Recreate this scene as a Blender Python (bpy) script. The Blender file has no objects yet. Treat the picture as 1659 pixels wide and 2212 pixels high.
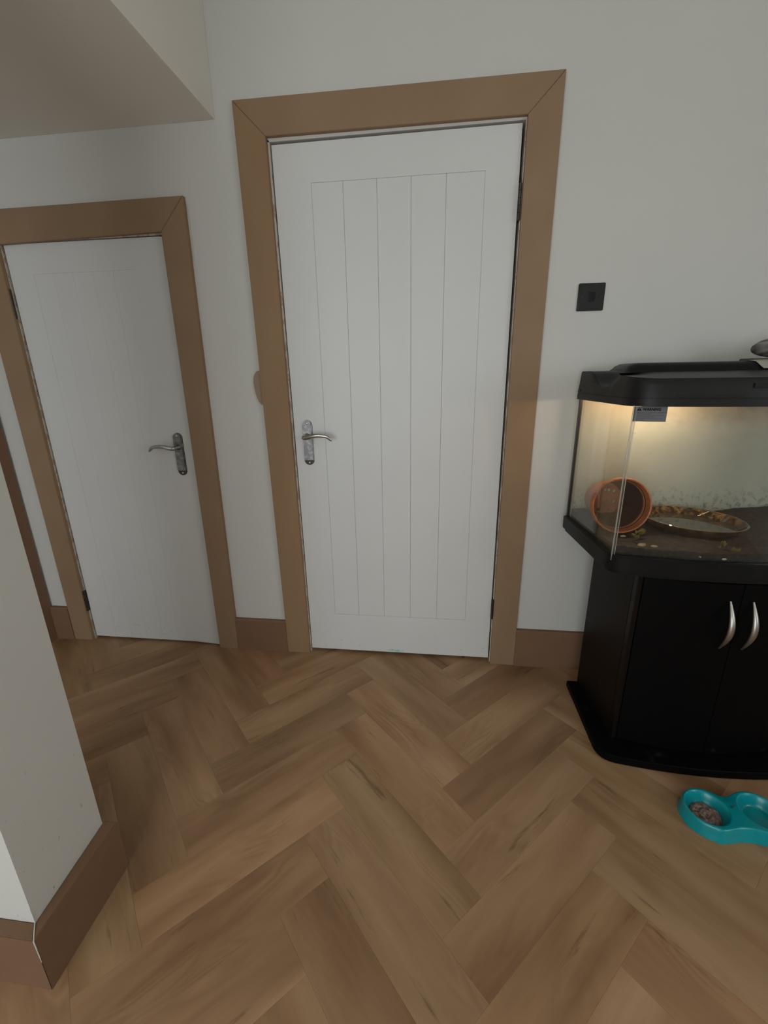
import bpy, bmesh, math, random
from mathutils import Vector, Matrix, noise
random.seed(7)
S = bpy.context.scene
COL = S.collection

# ------------------------------------------------------------------ camera
F_PX = 940.2
CAM = Vector((0.5755, -1.7181, 1.2396))
YAW, PITCH, ROLL = -0.1238, 0.3031, -0.017
def cam_axes():
    cy, sy, cp, sp = math.cos(YAW), math.sin(YAW), math.cos(PITCH), math.sin(PITCH)
    fwd = Vector((sy*cp, cy*cp, -sp)); right = Vector((cy, -sy, 0)); up = right.cross(fwd)
    cr, sr = math.cos(ROLL), math.sin(ROLL)
    return right*cr + up*sr, -right*sr + up*cr, fwd
R_, U_, F_ = cam_axes()
cd = bpy.data.cameras.new('camera'); cam = bpy.data.objects.new('camera', cd); COL.objects.link(cam)
cd.sensor_fit = 'VERTICAL'; cd.sensor_height = 24.0; cd.lens = F_PX/2212*24.0; cd.clip_start = 0.02
M = Matrix((R_, U_, -F_)).transposed().to_4x4(); M.translation = CAM
cam.matrix_world = M
S.camera = cam

# ------------------------------------------------------------------ daylight and exposure
XR, YF, ZC, XL = 2.9, -3.9, 2.45, -1.325        # room: right wall, wall behind the camera, ceiling, hall end wall
W1 = (-2.9, -1.5, 0.90, 2.05)                  # window in the right wall: y0, y1, z0, z1
W2 = (-1.25, 0.85, 0.30, 2.05)                    # window behind the camera: x0, x1, z0, z1
w = bpy.data.worlds.new('overcast_sky'); S.world = w; w.use_nodes = True
nt = w.node_tree; nt.nodes.clear()
wo = nt.nodes.new('ShaderNodeOutputWorld'); bg = nt.nodes.new('ShaderNodeBackground')
bg.inputs['Color'].default_value = (0.92, 0.975, 1.0, 1); bg.inputs['Strength'].default_value = 5.0
nt.links.new(bg.outputs[0], wo.inputs[0])
def portal(loc, rot, sx, sy):
    l = bpy.data.lights.new('window_portal', 'AREA'); l.shape = 'RECTANGLE'; l.size = sx; l.size_y = sy
    l.cycles.is_portal = True
    o = bpy.data.objects.new('window_portal', l); COL.objects.link(o); o.location = loc; o.rotation_euler = rot
portal((XR+0.05, (W1[0]+W1[1])/2, (W1[2]+W1[3])/2), (0, math.pi/2, 0), W1[3]-W1[2], W1[1]-W1[0])
portal(((W2[0]+W2[1])/2, YF-0.05, (W2[2]+W2[3])/2), (math.pi/2, 0, 0), W2[1]-W2[0], W2[3]-W2[2])
vs = S.view_settings
vs.view_transform = 'Standard'; vs.look = 'None'; vs.gamma = 1.0; vs.use_curve_mapping = False
vs.exposure = -0.17
S.cycles.max_bounces = 10; S.cycles.transparent_max_bounces = 16; S.cycles.diffuse_bounces = 6
S.cycles.use_denoising = True

# ------------------------------------------------------------------ materials
def srgb(r, g, b):
    f = lambda c: (c/255/12.92) if c/255 <= .04045 else ((c/255+.055)/1.055)**2.4
    return (f(r), f(g), f(b), 1)
def mat(name, col=(.5,.5,.5,1), rough=.5, metal=0, spec=.5):
    m = bpy.data.materials.new(name); m.use_nodes = True
    b = m.node_tree.nodes['Principled BSDF']
    b.inputs['Base Color'].default_value = col; b.inputs['Roughness'].default_value = rough
    b.inputs['Metallic'].default_value = metal; b.inputs['Specular IOR Level'].default_value = spec
    return m
def N(m, t, **k):
    n = m.node_tree.nodes.new(t)
    for a, v in k.items():
        if a in n.inputs: n.inputs[a].default_value = v
        else: setattr(n, a, v)
    return n
def L(m, a, b): m.node_tree.links.new(a, b)
def B(m): return m.node_tree.nodes['Principled BSDF']
def coord(m, which='Object', scale=(1,1,1)):
    t = N(m, 'ShaderNodeTexCoord'); mp = N(m, 'ShaderNodeMapping'); mp.inputs['Scale'].default_value = scale
    L(m, t.outputs[which], mp.inputs['Vector']); return mp.outputs[0]
def nz(m, vec, scale, detail=4, rough=.55):
    n = N(m, 'ShaderNodeTexNoise', Scale=scale, Detail=detail, Roughness=rough); L(m, vec, n.inputs['Vector']); return n.outputs['Fac']
def ramp(m, fac, stops):
    r = N(m, 'ShaderNodeValToRGB'); e = r.color_ramp.elements
    while len(e) < len(stops): e.new(.5)
    for i, (p, c) in enumerate(stops): e[i].position = p; e[i].color = c
    L(m, fac, r.inputs[0]); return r.outputs[0]
def mix(m, fac, a, b, mode='MIX'):
    x = N(m, 'ShaderNodeMix', data_type='RGBA', blend_type=mode)
    for s, v in ((x.inputs[0], fac), (x.inputs[6], a), (x.inputs[7], b)):
        if hasattr(v, 'is_output'): L(m, v, s)
        else: s.default_value = v
    return x.outputs[2]
def mth(m, op, a, b=0.0, clamp=False):
    x = N(m, 'ShaderNodeMath', operation=op, use_clamp=clamp)
    for s, v in ((x.inputs[0], a), (x.inputs[1], b)):
        if hasattr(v, 'is_output'): L(m, v, s)
        else: s.default_value = v
    return x.outputs[0]
def bump(m, h, strength=.2, dist=.002):
    b = N(m, 'ShaderNodeBump', Strength=strength, Distance=dist); L(m, h, b.inputs['Height']); L(m, b.outputs[0], B(m).inputs['Normal'])

def plaster(name, base, scuffs=False):
    m = mat(name, base, .78, spec=.25)
    v = coord(m)
    c = mix(m, ramp(m, nz(m, v, 1.3, 3), [(.3, (0,0,0,1)), (.7, (1,1,1,1))]), base, tuple(x*.95 for x in base[:3])+(1,))
    if scuffs:
        z = N(m, 'ShaderNodeSeparateXYZ'); L(m, v, z.inputs[0])
        low = mth(m, 'MULTIPLY', mth(m, 'SUBTRACT', .62, z.outputs[2], True), 1.8, True)
        sp = ramp(m, nz(m, coord(m, scale=(60,60,28)), 1.6, 2), [(.70, (0,0,0,1)), (.76, (1,1,1,1))])
        c = mix(m, mth(m, 'MULTIPLY', sp, mth(m, 'MULTIPLY', low, .65)), c, srgb(120,112,100))
    L(m, c, B(m).inputs['Base Color'])
    bump(m, nz(m, v, 160, 3, .6), .12, .001)
    return m
M_wall = plaster('white_emulsion_wall', (.62,.62,.59,1), True)
M_ceil = plaster('off_white_ceiling', (.76,.735,.67,1))
def painted(name, base, teal=False):
    m = mat(name, base, .42, spec=.4)
    v = coord(m)
    g = ramp(m, nz(m, coord(m, scale=(3,3,3)), 1.0, 5), [(.35, (0,0,0,1)), (.75, (1,1,1,1))])
    c = mix(m, mth(m, 'MULTIPLY', g, .35), base, tuple(x*.88 for x in base[:3])+(1,))
    z = N(m, 'ShaderNodeSeparateXYZ'); L(m, v, z.inputs[0])
    low = mth(m, 'MULTIPLY', mth(m, 'SUBTRACT', .16, z.outputs[2], True), 6, True)
    sp = ramp(m, nz(m, coord(m, scale=(20,20,60)), 1.4, 3), [(.64, (0,0,0,1)), (.7, (1,1,1,1))])
    c = mix(m, mth(m, 'MULTIPLY', sp, mth(m, 'MULTIPLY', low, .5)), c, srgb(150,140,125))
    if teal:
        dx = mth(m, 'DIVIDE', mth(m, 'SUBTRACT', z.outputs[0], .405), .042); dz = mth(m, 'DIVIDE', mth(m, 'SUBTRACT', z.outputs[2], .026), .008)
        d = mth(m, 'ADD', mth(m, 'MULTIPLY', dx, dx), mth(m, 'MULTIPLY', dz, dz))
        k = mth(m, 'MULTIPLY', mth(m, 'SUBTRACT', 1.0, d, True), ramp(m, nz(m, v, 90, 2), [(.4, (0,0,0,1)), (.55, (1,1,1,1))]))
        c = mix(m, k, c, srgb(110,190,170))
    L(m, c, B(m).inputs['Base Color'])
    bump(m, nz(m, coord(m, scale=(40,40,3)), 4, 3), .06, .001)
    return m
M_door = painted('white_door_paint', (.67,.675,.67,1), True)
def mdf(name, a, b, grain=(3,3,3)):
    m = mat(name, a, .62, spec=.25)
    v = coord(m, scale=grain)
    c = mix(m, ramp(m, nz(m, v, 1.6, 4), [(.3, (0,0,0,1)), (.7, (1,1,1,1))]), a, b)
    c = mix(m, mth(m, 'MULTIPLY', nz(m, coord(m), 420, 2), .25), c, tuple(x*.7 for x in a[:3])+(1,))
    L(m, c, B(m).inputs['Base Color']); bump(m, nz(m, coord(m), 300, 2), .08, .0006)
    return m
M_mdf = mdf('bare_mdf', (.315,.212,.128,1), (.275,.178,.105,1))
M_mdf2 = mdf('bare_mdf_dark', (.225,.130,.076,1), (.195,.112,.066,1))
M_mdf3 = mdf('bare_mdf_golden', (.325,.212,.115,1), (.29,.180,.095,1), (6,6,1.2))
M_plate = mdf('pinkish_wood', (.34,.245,.19,1), (.30,.215,.165,1))
def lining():
    m = mat('chipped_lining_paint', (.6,.58,.53,1), .6)
    s = ramp(m, nz(m, coord(m, scale=(9,9,5)), 3.5, 6, .7), [(.52, (0,0,0,1)), (.52, (1,1,1,1))])
    L(m, mix(m, s, (.50,.46,.40,1), (.36,.27,.20,1)), B(m).inputs['Base Color'])
    return m
M_lining = lining()
M_lining_clean = mat('lining_paint', (.55,.54,.51,1), .6)
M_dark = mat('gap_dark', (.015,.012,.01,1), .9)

def oak():
    m = mat('oak_plank', (.3,.2,.1,1), .5, spec=.35)
    oi = N(m, 'ShaderNodeObjectInfo')
    tc = N(m, 'ShaderNodeTexCoord')
    off = N(m, 'ShaderNodeVectorMath', operation='MULTIPLY_ADD')
    cmb = N(m, 'ShaderNodeCombineXYZ')
    for i, k in enumerate((37.0, 91.0, 53.0)): L(m, mth(m, 'MULTIPLY', oi.outputs['Random'], k), cmb.inputs[i])
    off.inputs[1].default_value = (1,1,1); L(m, tc.outputs['Object'], off.inputs[0]); L(m, cmb.outputs[0], off.inputs[2])
    def mp(sc):
        q = N(m, 'ShaderNodeMapping'); q.inputs['Scale'].default_value = sc; L(m, off.outputs[0], q.inputs['Vector']); return q.outputs[0]
    broad = nz(m, mp((1.1, 6.5, 1)), 1.5, 4, .5)                       # broad streaks along the board
    wv = N(m, 'ShaderNodeTexNoise', Scale=1.6, Detail=2.0, Roughness=.4, Distortion=.9); L(m, mp((1.5, 7, 1)), wv.inputs['Vector'])
    rings = mth(m, 'PINGPONG', mth(m, 'MULTIPLY', wv.outputs['Fac'], 9.0), .5)
    rmask = ramp(m, nz(m, mp((2.0, 5, 1)), 1.2, 2), [(.50, (0,0,0,1)), (.66, (1,1,1,1))])
    fine = nz(m, mp((9, 120, 1)), 1.5, 4, .65)
    crack = ramp(m, nz(m, mp((2.6, 24, 1)), 1.3, 5, .65), [(.29, (1,1,1,1)), (.37, (0,0,0,1))])
    base = ramp(m, broad, [(.30, (.222,.126,.065,1)), (.48, (.345,.213,.118,1)), (.66, (.442,.293,.174,1))])
    c = mix(m, mth(m, 'MULTIPLY', mth(m, 'MULTIPLY', rings, 2.0), mth(m, 'MULTIPLY', rmask, .50)), base, (.19,.105,.053,1))
    c = mix(m, mth(m, 'MULTIPLY', fine, .34), c, (.24,.135,.068,1))
    c = mix(m, mth(m, 'MULTIPLY', crack, .6), c, (.12,.066,.036,1))
    # board to board variation
    r2 = mth(m, 'FRACT', mth(m, 'MULTIPLY', oi.outputs['Random'], 7.31))
    tint = ramp(m, oi.outputs['Random'], [(0, (.88,.84,.78,1)), (.35, (1.04,1.0,.97,1)), (.65, (.95,.95,.88,1)), (1, (1.08,1.0,.93,1))])
    c = mix(m, 1.0, c, tint, 'MULTIPLY')
    hs = N(m, 'ShaderNodeHueSaturation'); L(m, mth(m, 'ADD', .90, mth(m, 'MULTIPLY', r2, .17)), hs.inputs['Value']); hs.inputs['Saturation'].default_value = 1.0
    L(m, c, hs.inputs['Color']); L(m, hs.outputs[0], B(m).inputs['Base Color'])
    L(m, mth(m, 'ADD', .42, mth(m, 'MULTIPLY', fine, .18)), B(m).inputs['Roughness'])
    bump(m, fine, .10, .0006)
    return m
M_oak = oak()
M_sub = mat('subfloor', (.06,.045,.03,1), .9)
def blackplastic(name, col, rough, dust=.25, spec=.3):
    m = mat(name, col, rough, spec=spec)
    d = ramp(m, nz(m, coord(m), 14, 5, .65), [(.55, (0,0,0,1)), (.8, (1,1,1,1))])
    L(m, mix(m, mth(m, 'MULTIPLY', d, dust), col, (.12,.12,.12,1)), B(m).inputs['Base Color'])
    return m
M_plastic = blackplastic('satin_black_plastic', (.009,.0095,.0095,1), .36, .05, .16)
M_hoodtop = blackplastic('hood_plastic', (.012,.0118,.0115,1), .42, .07, .24)
M_cab = blackplastic('black_laminate', (.0028,.0026,.0028,1), .5, .02, .07)
_t = coord(M_cab, scale=(9, 9, 30)); _z = N(M_cab, 'ShaderNodeSeparateXYZ'); L(M_cab, coord(M_cab), _z.inputs[0])
_lowm = mth(M_cab, 'MULTIPLY', mth(M_cab, 'SUBTRACT', .13, _z.outputs[2], True), 9, True)
_sc = ramp(M_cab, nz(M_cab, _t, 1.0, 5, .7), [(.62, (0,0,0,1)), (.74, (1,1,1,1))])
L(M_cab, mix(M_cab, mth(M_cab, 'MULTIPLY', _sc, mth(M_cab, 'MULTIPLY', _lowm, .35)), (.0028,.0026,.0028,1), (.07,.07,.075,1)), B(M_cab).inputs['Base Color'])
M_cabside = blackplastic('dark_brown_laminate', (.007,.0045,.0035,1), .38, .015, .16)
M_slot = mat('slot_black', (.004,.004,.004,1), .8)
M_chrome = mat('worn_chrome', (.3,.3,.3,1), .26, 1.0)
_v = coord(M_chrome); L(M_chrome, mix(M_chrome, ramp(M_chrome, nz(M_chrome, _v, 60, 4), [(.45,(0,0,0,1)),(.65,(1,1,1,1))]), (.20,.20,.20,1), (.34,.34,.335,1)), B(M_chrome).inputs['Base Color'])
L(M_chrome, mth(M_chrome, 'ADD', .2, mth(M_chrome, 'MULTIPLY', nz(M_chrome, _v, 45, 3), .3)), B(M_chrome).inputs['Roughness'])
M_lever = mat('polished_lever', (.50,.50,.49,1), .22, 1.0)
M_silver = mat('brushed_silver', (.50,.48,.45,1), .38, 1.0)
M_rust = mat('bare_dark_base', (.055,.035,.028,1), .5)
M_screw = mat('screw_steel', (.62,.60,.57,1), .3, 1.0)
M_hinge = mdf('tarnished_hinge', (.10,.085,.07,1), (.05,.04,.035,1)); B(M_hinge).inputs['Metallic'].default_value = .6; B(M_hinge).inputs['Roughness'].default_value = .4
M_nickel = mat('black_nickel', (.020,.024,.024,1), .16, 0, .6)
M_rocker = mat('black_rocker', (.004,.005,.008,1), .25)
M_teal = mat('teal_plastic', (.0,.275,.315,1), .24, spec=.5)
M_terra = mat('terracotta_pot', (.42,.13,.045,1), .5)
_c = mix(M_terra, ramp(M_terra, nz(M_terra, coord(M_terra), 26, 5), [(.40,(0,0,0,1)),(.75,(1,1,1,1))]), (.47,.145,.045,1), (.20,.075,.032,1)); L(M_terra, _c, B(M_terra).inputs['Base Color'])
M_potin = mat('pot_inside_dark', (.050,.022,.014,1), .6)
M_soil = mat('wet_soil', (.03,.022,.014,1), .75)
_c = ramp(M_soil, nz(M_soil, coord(M_soil), 60, 6, .7), [(.32,(.003,.0025,.002,1)),(.55,(.014,.010,.006,1)),(.75,(.060,.038,.018,1))]); L(M_soil, _c, B(M_soil).inputs['Base Color'])
bump(M_soil, nz(M_soil, coord(M_soil), 90, 5, .7), .8, .006)
def leafmat(name, c):
    m = mat(name, c, .5); L(m, mix(m, nz(m, coord(m), 120, 3), c, tuple(x*.5 for x in c[:3])+(1,)), B(m).inputs['Base Color']); return m
M_leaf = leafmat('yellow_green_leaf', (.30,.27,.08,1)); M_crumb = leafmat('pale_crumb', (.36,.25,.14,1)); M_white = leafmat('pale_shell_bit', (.42,.38,.32,1))
M_meat = mat('wet_cat_food', (.17,.11,.085,1), .42)
_c = ramp(M_meat, nz(M_meat, coord(M_meat), 120, 4), [(.35,(.12,.072,.058,1)),(.65,(.31,.21,.18,1))]); L(M_meat, _c, B(M_meat).inputs['Base Color']); bump(M_meat, nz(M_meat, coord(M_meat), 220, 4), .5, .002)
M_label = mat('grey_label', (.15,.155,.16,1), .6, spec=.2); M_ink = mat('label_ink', (.006,.006,.007,1), .8, spec=.1); M_inksoft = mat('label_ink_small', (.075,.075,.08,1), .6)

def clearmat(name, fres=1.0, dirt=None, dirtcol=(.5,.5,.5,1), tint=(1,1,1,1), seed=0.0):
    m = bpy.data.materials.new(name); m.use_nodes = True; t = m.node_tree; t.nodes.clear()
    out = N(m, 'ShaderNodeOutputMaterial'); tr = N(m, 'ShaderNodeBsdfTransparent'); tr.inputs[0].default_value = tint
    gl = N(m, 'ShaderNodeBsdfGlossy'); gl.inputs['Roughness'].default_value = .02
    fr = N(m, 'ShaderNodeFresnel', IOR=1.45)
    mx = N(m, 'ShaderNodeMixShader'); L(m, mth(m, 'MULTIPLY', fr.outputs[0], fres), mx.inputs[0]); L(m, tr.outputs[0], mx.inputs[1]); L(m, gl.outputs[0], mx.inputs[2])
    last = mx.outputs[0]
    if dirt is not None:
        df = N(m, 'ShaderNodeBsdfDiffuse'); ts = N(m, 'ShaderNodeBsdfTranslucent')
        ad = N(m, 'ShaderNodeMixShader'); ad.inputs[0].default_value = .45; L(m, df.outputs[0], ad.inputs[1]); L(m, ts.outputs[0], ad.inputs[2])
        fac, colr = dirt(m)
        if colr is None: df.inputs[0].default_value = dirtcol; ts.inputs[0].default_value = dirtcol
        else: L(m, colr, df.inputs[0]); L(m, colr, ts.inputs[0])
        m2 = N(m, 'ShaderNodeMixShader'); L(m, fac, m2.inputs[0]); L(m, last, m2.inputs[1]); L(m, ad.outputs[0], m2.inputs[2]); last = m2.outputs[0]
    L(m, last, out.inputs[0]); return m
def dirt_front(m):
    v = coord(m)
    a = ramp(m, nz(m, v, 9, 5, .65), [(.40,(0,0,0,1)),(.85,(1,1,1,1))])
    sp = ramp(m, nz(m, v, 75, 2), [(.74,(0,0,0,1)),(.78,(1,1,1,1))])
    z = N(m, 'ShaderNodeSeparateXYZ'); L(m, v, z.inputs[0])
    hi = mth(m, 'MULTIPLY', mth(m, 'SUBTRACT', z.outputs[2], .415, True), 11, True)
    return mth(m, 'ADD', mth(m, 'ADD', .010, mth(m, 'MULTIPLY', a, .02)), mth(m, 'ADD', mth(m, 'MULTIPLY', sp, .16), mth(m, 'MULTIPLY', hi, mth(m, 'MULTIPLY', a, .45))), True), None
def dirt_side(m):
    v = coord(m)
    a = ramp(m, nz(m, coord(m, scale=(14,14,1)), 1.6, 5, .6), [(.35,(0,0,0,1)),(.8,(1,1,1,1))])
    return mth(m, 'ADD', .03, mth(m, 'MULTIPLY', a, .09)), None
def dirt_back(m):
    v = coord(m)
    z = N(m, 'ShaderNodeSeparateXYZ'); L(m, v, z.inputs[0])
    n1 = nz(m, v, 6, 5, .6); n2 = nz(m, v, 55, 5, .7)
    low = mth(m, 'MULTIPLY', mth(m, 'SUBTRACT', .200, z.outputs[2], True), 7, True)
    hi = mth(m, 'MULTIPLY', mth(m, 'SUBTRACT', z.outputs[2], .385, True), 10, True)
    spots = mth(m, 'MULTIPLY', low, ramp(m, n2, [(.52,(0,0,0,1)),(.60,(1,1,1,1))]))
    c = mix(m, ramp(m, n1, [(.35,(0,0,0,1)),(.7,(1,1,1,1))]), (.66,.69,.60,1), (.55,.59,.51,1))
    c = mix(m, mth(m, 'MULTIPLY', hi, .6), c, (.52,.39,.24,1))
    c = mix(m, mth(m, 'MULTIPLY', spots, .75), c, (.07,.06,.03,1))
    return mth(m, 'ADD', .78, mth(m, 'MULTIPLY', n1, .15), True), c
M_glass = clearmat('front_glass', .35, dirt_front, (.55,.50,.42,1))
M_glass_side = clearmat('side_glass', .32, dirt_side, (.42,.40,.28,1))
M_glass_back = clearmat('grimy_back_glass', .5, dirt_back)
def dirt_dish(m):
    n = nz(m, coord(m), 34, 5, .7)
    z = N(m, 'ShaderNodeSeparateXYZ'); L(m, coord(m), z.inputs[0])
    far = mth(m, 'MULTIPLY', mth(m, 'ADD', z.outputs[1], .03, True), 12, True)
    return mth(m, 'ADD', .06, mth(m, 'MULTIPLY', mth(m, 'MULTIPLY', ramp(m, n, [(.36,(0,0,0,1)),(.52,(1,1,1,1))]), far), .85), True), mix(m, ramp(m, nz(m, coord(m), 60, 4), [(.45,(0,0,0,1)),(.65,(1,1,1,1))]), (.07,.04,.018,1), (.42,.26,.11,1))
M_dish = clearmat('dirty_dish_glass', 1.0, dirt_dish)
M_dishrim = clearmat('dish_rim_glass', 1.4, lambda m: (mth(m, 'ADD', .30, 0.0), None), (.42,.36,.28,1))
M_seal = clearmat('clear_silicone', 1.0, lambda m: (mth(m, 'ADD', .38, 0.0), None), (.62,.64,.60,1))
M_water = mat('murky_water', (.045,.045,.038,1), .03, spec=.9)
M_blackseal = mat('black_silicone', (.008,.006,.006,1), .35)

# ------------------------------------------------------------------ mesh helpers
def obj(name, bm_or_mesh, m=None, parent=None, smooth=False, kind=None):
    if isinstance(bm_or_mesh, bmesh.types.BMesh):
        me = bpy.data.meshes.new(name); bm_or_mesh.normal_update(); bm_or_mesh.to_mesh(me); bm_or_mesh.free()
    else: me = bm_or_mesh
    if m and not me.materials: me.materials.append(m)
    if smooth:
        for p in me.polygons: p.use_smooth = True
        if hasattr(me, 'set_sharp_from_angle'): me.set_sharp_from_angle(angle=math.radians(38))
    o = bpy.data.objects.new(name, me); COL.objects.link(o)
    if parent: o.parent = parent
    if kind: o['kind'] = kind
    return o
def empty(name, loc=(0,0,0), rz=0, kind=None, label=None, cat=None, group=None):
    o = bpy.data.objects.new(name, None); COL.objects.link(o); o.location = loc; o.rotation_euler[2] = rz
    o.empty_display_size = .05
    tag(o, label, cat, group, kind); return o
def tag(o, label=None, cat=None, group=None, kind=None):
    if label: o['label'] = label
    if cat: o['category'] = cat
    if group: o['group'] = group
    if kind: o['kind'] = kind
    return o
def bm_box(x0, x1, y0, y1, z0, z1, bev=0, seg=2, bm=None):
    b = bmesh.new()
    r = bmesh.ops.create_cube(b, size=1)
    for v in b.verts: v.co = Vector(((x0+x1)/2+v.co.x*(x1-x0), (y0+y1)/2+v.co.y*(y1-y0), (z0+z1)/2+v.co.z*(z1-z0)))
    if bev: bmesh.ops.bevel(b, geom=b.edges[:], offset=bev, segments=seg, affect='EDGES', profile=.5)
    return join(bm, b)
def join(bm, b):
    if bm is None: return b
    me = bpy.data.meshes.new('t'); b.to_mesh(me); b.free(); bm.from_mesh(me); bpy.data.meshes.remove(me); return bm
def bm_poly_y(pts, y0, y1, bev=0, bm=None):
    """polygon given in (x,z), extruded between y0 (front) and y1 (back)"""
    b = bmesh.new()
    a = [b.verts.new((x, y0, z)) for x, z in pts]; c = [b.verts.new((x, y1, z)) for x, z in pts]
    n = len(pts); b.faces.new(a); b.faces.new(c[::-1])
    for i in range(n): b.faces.new((a[i], c[i], c[(i+1)%n], a[(i+1)%n]))
    bmesh.ops.recalc_face_normals(b, faces=b.faces)
    if bev: bmesh.ops.bevel(b, geom=[e for e in b.edges if all(abs(v.co.y-y0) < 1e-7 for v in e.verts)], offset=bev, segments=2, affect='EDGES')
    return join(bm, b)
def bm_prism(out, z0, z1, bev=0, bm=None, bevbot=True):
    b = bmesh.new()
    a = [b.verts.new((x, y, z0)) for x, y in out]; c = [b.verts.new((x, y, z1)) for x, y in out]; n = len(out)
    b.faces.new(a); b.faces.new(c)
    for i in range(n): b.faces.new((a[i], a[(i+1)%n], c[(i+1)%n], c[i]))
    bmesh.ops.recalc_face_normals(b, faces=b.faces)
    if bev:
        es = [e for e in b.edges if abs(e.verts[0].co.z-e.verts[1].co.z) < 1e-7 and (bevbot or e.verts[0].co.z > z1-1e-6)]
        bmesh.ops.bevel(b, geom=es, offset=bev, segments=3, affect='EDGES')
    return join(bm, b)
def bm_tube(path, radii, seg=12, bm=None, flat=1.0, up=Vector((0,0,1))):
    b = bmesh.new(); rings = []
    P = [Vector(p) for p in path]
    for i, p in enumerate(P):
        t = (P[min(i+1, len(P)-1)]-P[max(i-1, 0)]).normalized()
        s = t.cross(up); s = s.normalized() if s.length > 1e-4 else Vector((1,0,0)); u = s.cross(t)
        r = radii[i] if isinstance(radii, (list, tuple)) else radii
        rings.append([b.verts.new(p+s*math.cos(a)*r*flat+u*math.sin(a)*r) for a in [2*math.pi*k/seg for k in range(seg)]])
    for q, w_ in zip(rings, rings[1:]):
        for k in range(seg): b.faces.new((q[k], q[(k+1)%seg], w_[(k+1)%seg], w_[k]))
    b.faces.new(rings[0][::-1]); b.faces.new(rings[-1])
    bmesh.ops.recalc_face_normals(b, faces=b.faces)
    return join(bm, b)
def bm_lathe(prof, seg=32, bm=None, closed=False):
    """profile [(r,z)] around z"""
    b = bmesh.new(); rings = []
    for r, z in prof:
        if r < 1e-6: rings.append([b.verts.new((0, 0, z))])
        else: rings.append([b.verts.new((r*math.cos(2*math.pi*k/seg), r*math.sin(2*math.pi*k/seg), z)) for k in range(seg)])
    prs = list(zip(rings, rings[1:])) + ([(rings[-1], rings[0])] if closed else [])
    for q, w_ in prs:
        for k in range(seg):
            f = []
            for v in (q[k % len(q)], q[(k+1) % len(q)], w_[(k+1) % len(w_)], w_[k % len(w_)]):
                if v not in f: f.append(v)
            if len(f) > 2: b.faces.new(f)
    bmesh.ops.recalc_face_normals(b, faces=b.faces)
    return join(bm, b)

# ------------------------------------------------------------------ floor: herringbone planks
floor = obj('floor', bm_box(XL-.15, XR+.15, YF-.15, .12, -.05, -.0075), M_sub, kind='structure')
PW, TH, ORG = .13714, math.radians(44.5), Vector((.2280, -.2683))
E1 = Vector((math.cos(TH), math.sin(TH))); E2 = Vector((-math.sin(TH), math.cos(TH)))
def clip_poly(poly, x0, x1, y0, y1):
    for ax, lim, sgn in ((0, x0, 1), (0, x1, -1), (1, y0, 1), (1, y1, -1)):
        res = []
        for i in range(len(poly)):
            a, b = poly[i], poly[(i+1) % len(poly)]
            da, db = (a[ax]-lim)*sgn, (b[ax]-lim)*sgn
            if da >= 0: res.append(a)
            if da*db < 0: t = da/(da-db); res.append(a.lerp(b, t))
        poly = res
        if len(poly) < 3: return []
    return poly
def inset(poly, d):
    n = len(poly); res = []
    for i in range(n):
        p0, p1, p2 = poly[i-1], poly[i], poly[(i+1) % n]
        e0 = (p1-p0).normalized(); e1 = (p2-p1).normalized()
        n0 = Vector((-e0.y, e0.x)); n1 = Vector((-e1.y, e1.x))
        den = 1+n0.dot(n1); res.append(p1+(n0+n1)*(d/max(den, .2)))
    return res
def plank_mesh(poly):
    g = .0001; rings = [(inset(poly, g), -.0075), (inset(poly, g), -.00025), (inset(poly, .0007), 0.0)]
    n = len(poly); vs_ = [(p.x, p.y, z) for r, z in rings for p in r]; fs = [tuple(range(2*n, 3*n)), tuple(range(n-1, -1, -1))]
    for k in range(2):
        for i in range(n): j = (i+1) % n; fs.append((k*n+i, k*n+j, (k+1)*n+j, (k+1)*n+i))
    me = bpy.data.meshes.new('plank'); me.from_pydata(vs_, [], fs); me.materials.append(M_oak); return me
full = plank_mesh([Vector((-2*PW, -PW/2)), Vector((2*PW, -PW/2)), Vector((2*PW, PW/2)), Vector((-2*PW, PW/2))])
bx = (XL-.02, XR+.02, YF-.02, .05)
cells = []
for a in range(-60, 61):
    for b in range(-12, 13):
        for typ in (0, 1):
            # lattice (1,1)*a + (8,0)*b ; typ0 = upright brick x[0,1] y[-4,0], typ1 = lying brick x[-4,0] y[-1,0]
            cx, cy_ = (a+8*b+.5, a-2) if typ == 0 else (a+8*b-2, a-.5)
            c = ORG+E1*(cx*PW)+E2*(cy_*PW)
            if bx[0]-.35 < c.x < bx[1]+.35 and bx[2]-.35 < c.y < bx[3]+.35: cells.append((c, typ))
for c, typ in cells:
    ang = TH+(math.pi/2 if typ == 0 else 0)
    if random.random() < .5: ang += math.pi
    ca, sa = math.cos(ang), math.sin(ang)
    loc = [Vector((-2*PW, -PW/2)), Vector((2*PW, -PW/2)), Vector((2*PW, PW/2)), Vector((-2*PW, PW/2))]
    wp = [Vector((c.x+p.x*ca-p.y*sa, c.y+p.x*sa+p.y*ca)) for p in loc]
    cl = clip_poly(wp, *bx)
    if len(cl) < 3: continue
    area = abs(sum(cl[i].x*cl[(i+1)%len(cl)].y-cl[(i+1)%len(cl)].x*cl[i].y for i in range(len(cl))))/2
    if area < .0015: continue
    if area > 4*PW*PW*.9999: me = full
    else:
        q = [Vector(((p.x-c.x)*ca+(p.y-c.y)*sa, -(p.x-c.x)*sa+(p.y-c.y)*ca)) for p in cl]
        qq = [p for i, p in enumerate(q) if (p-q[i-1]).length > .004]
        if len(qq) < 3: continue
        me = plank_mesh(qq)
    o = bpy.data.objects.new('plank', me); COL.objects.link(o); o.parent = floor
    o.location = (c.x, c.y, 0); o.rotation_euler[2] = ang

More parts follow.
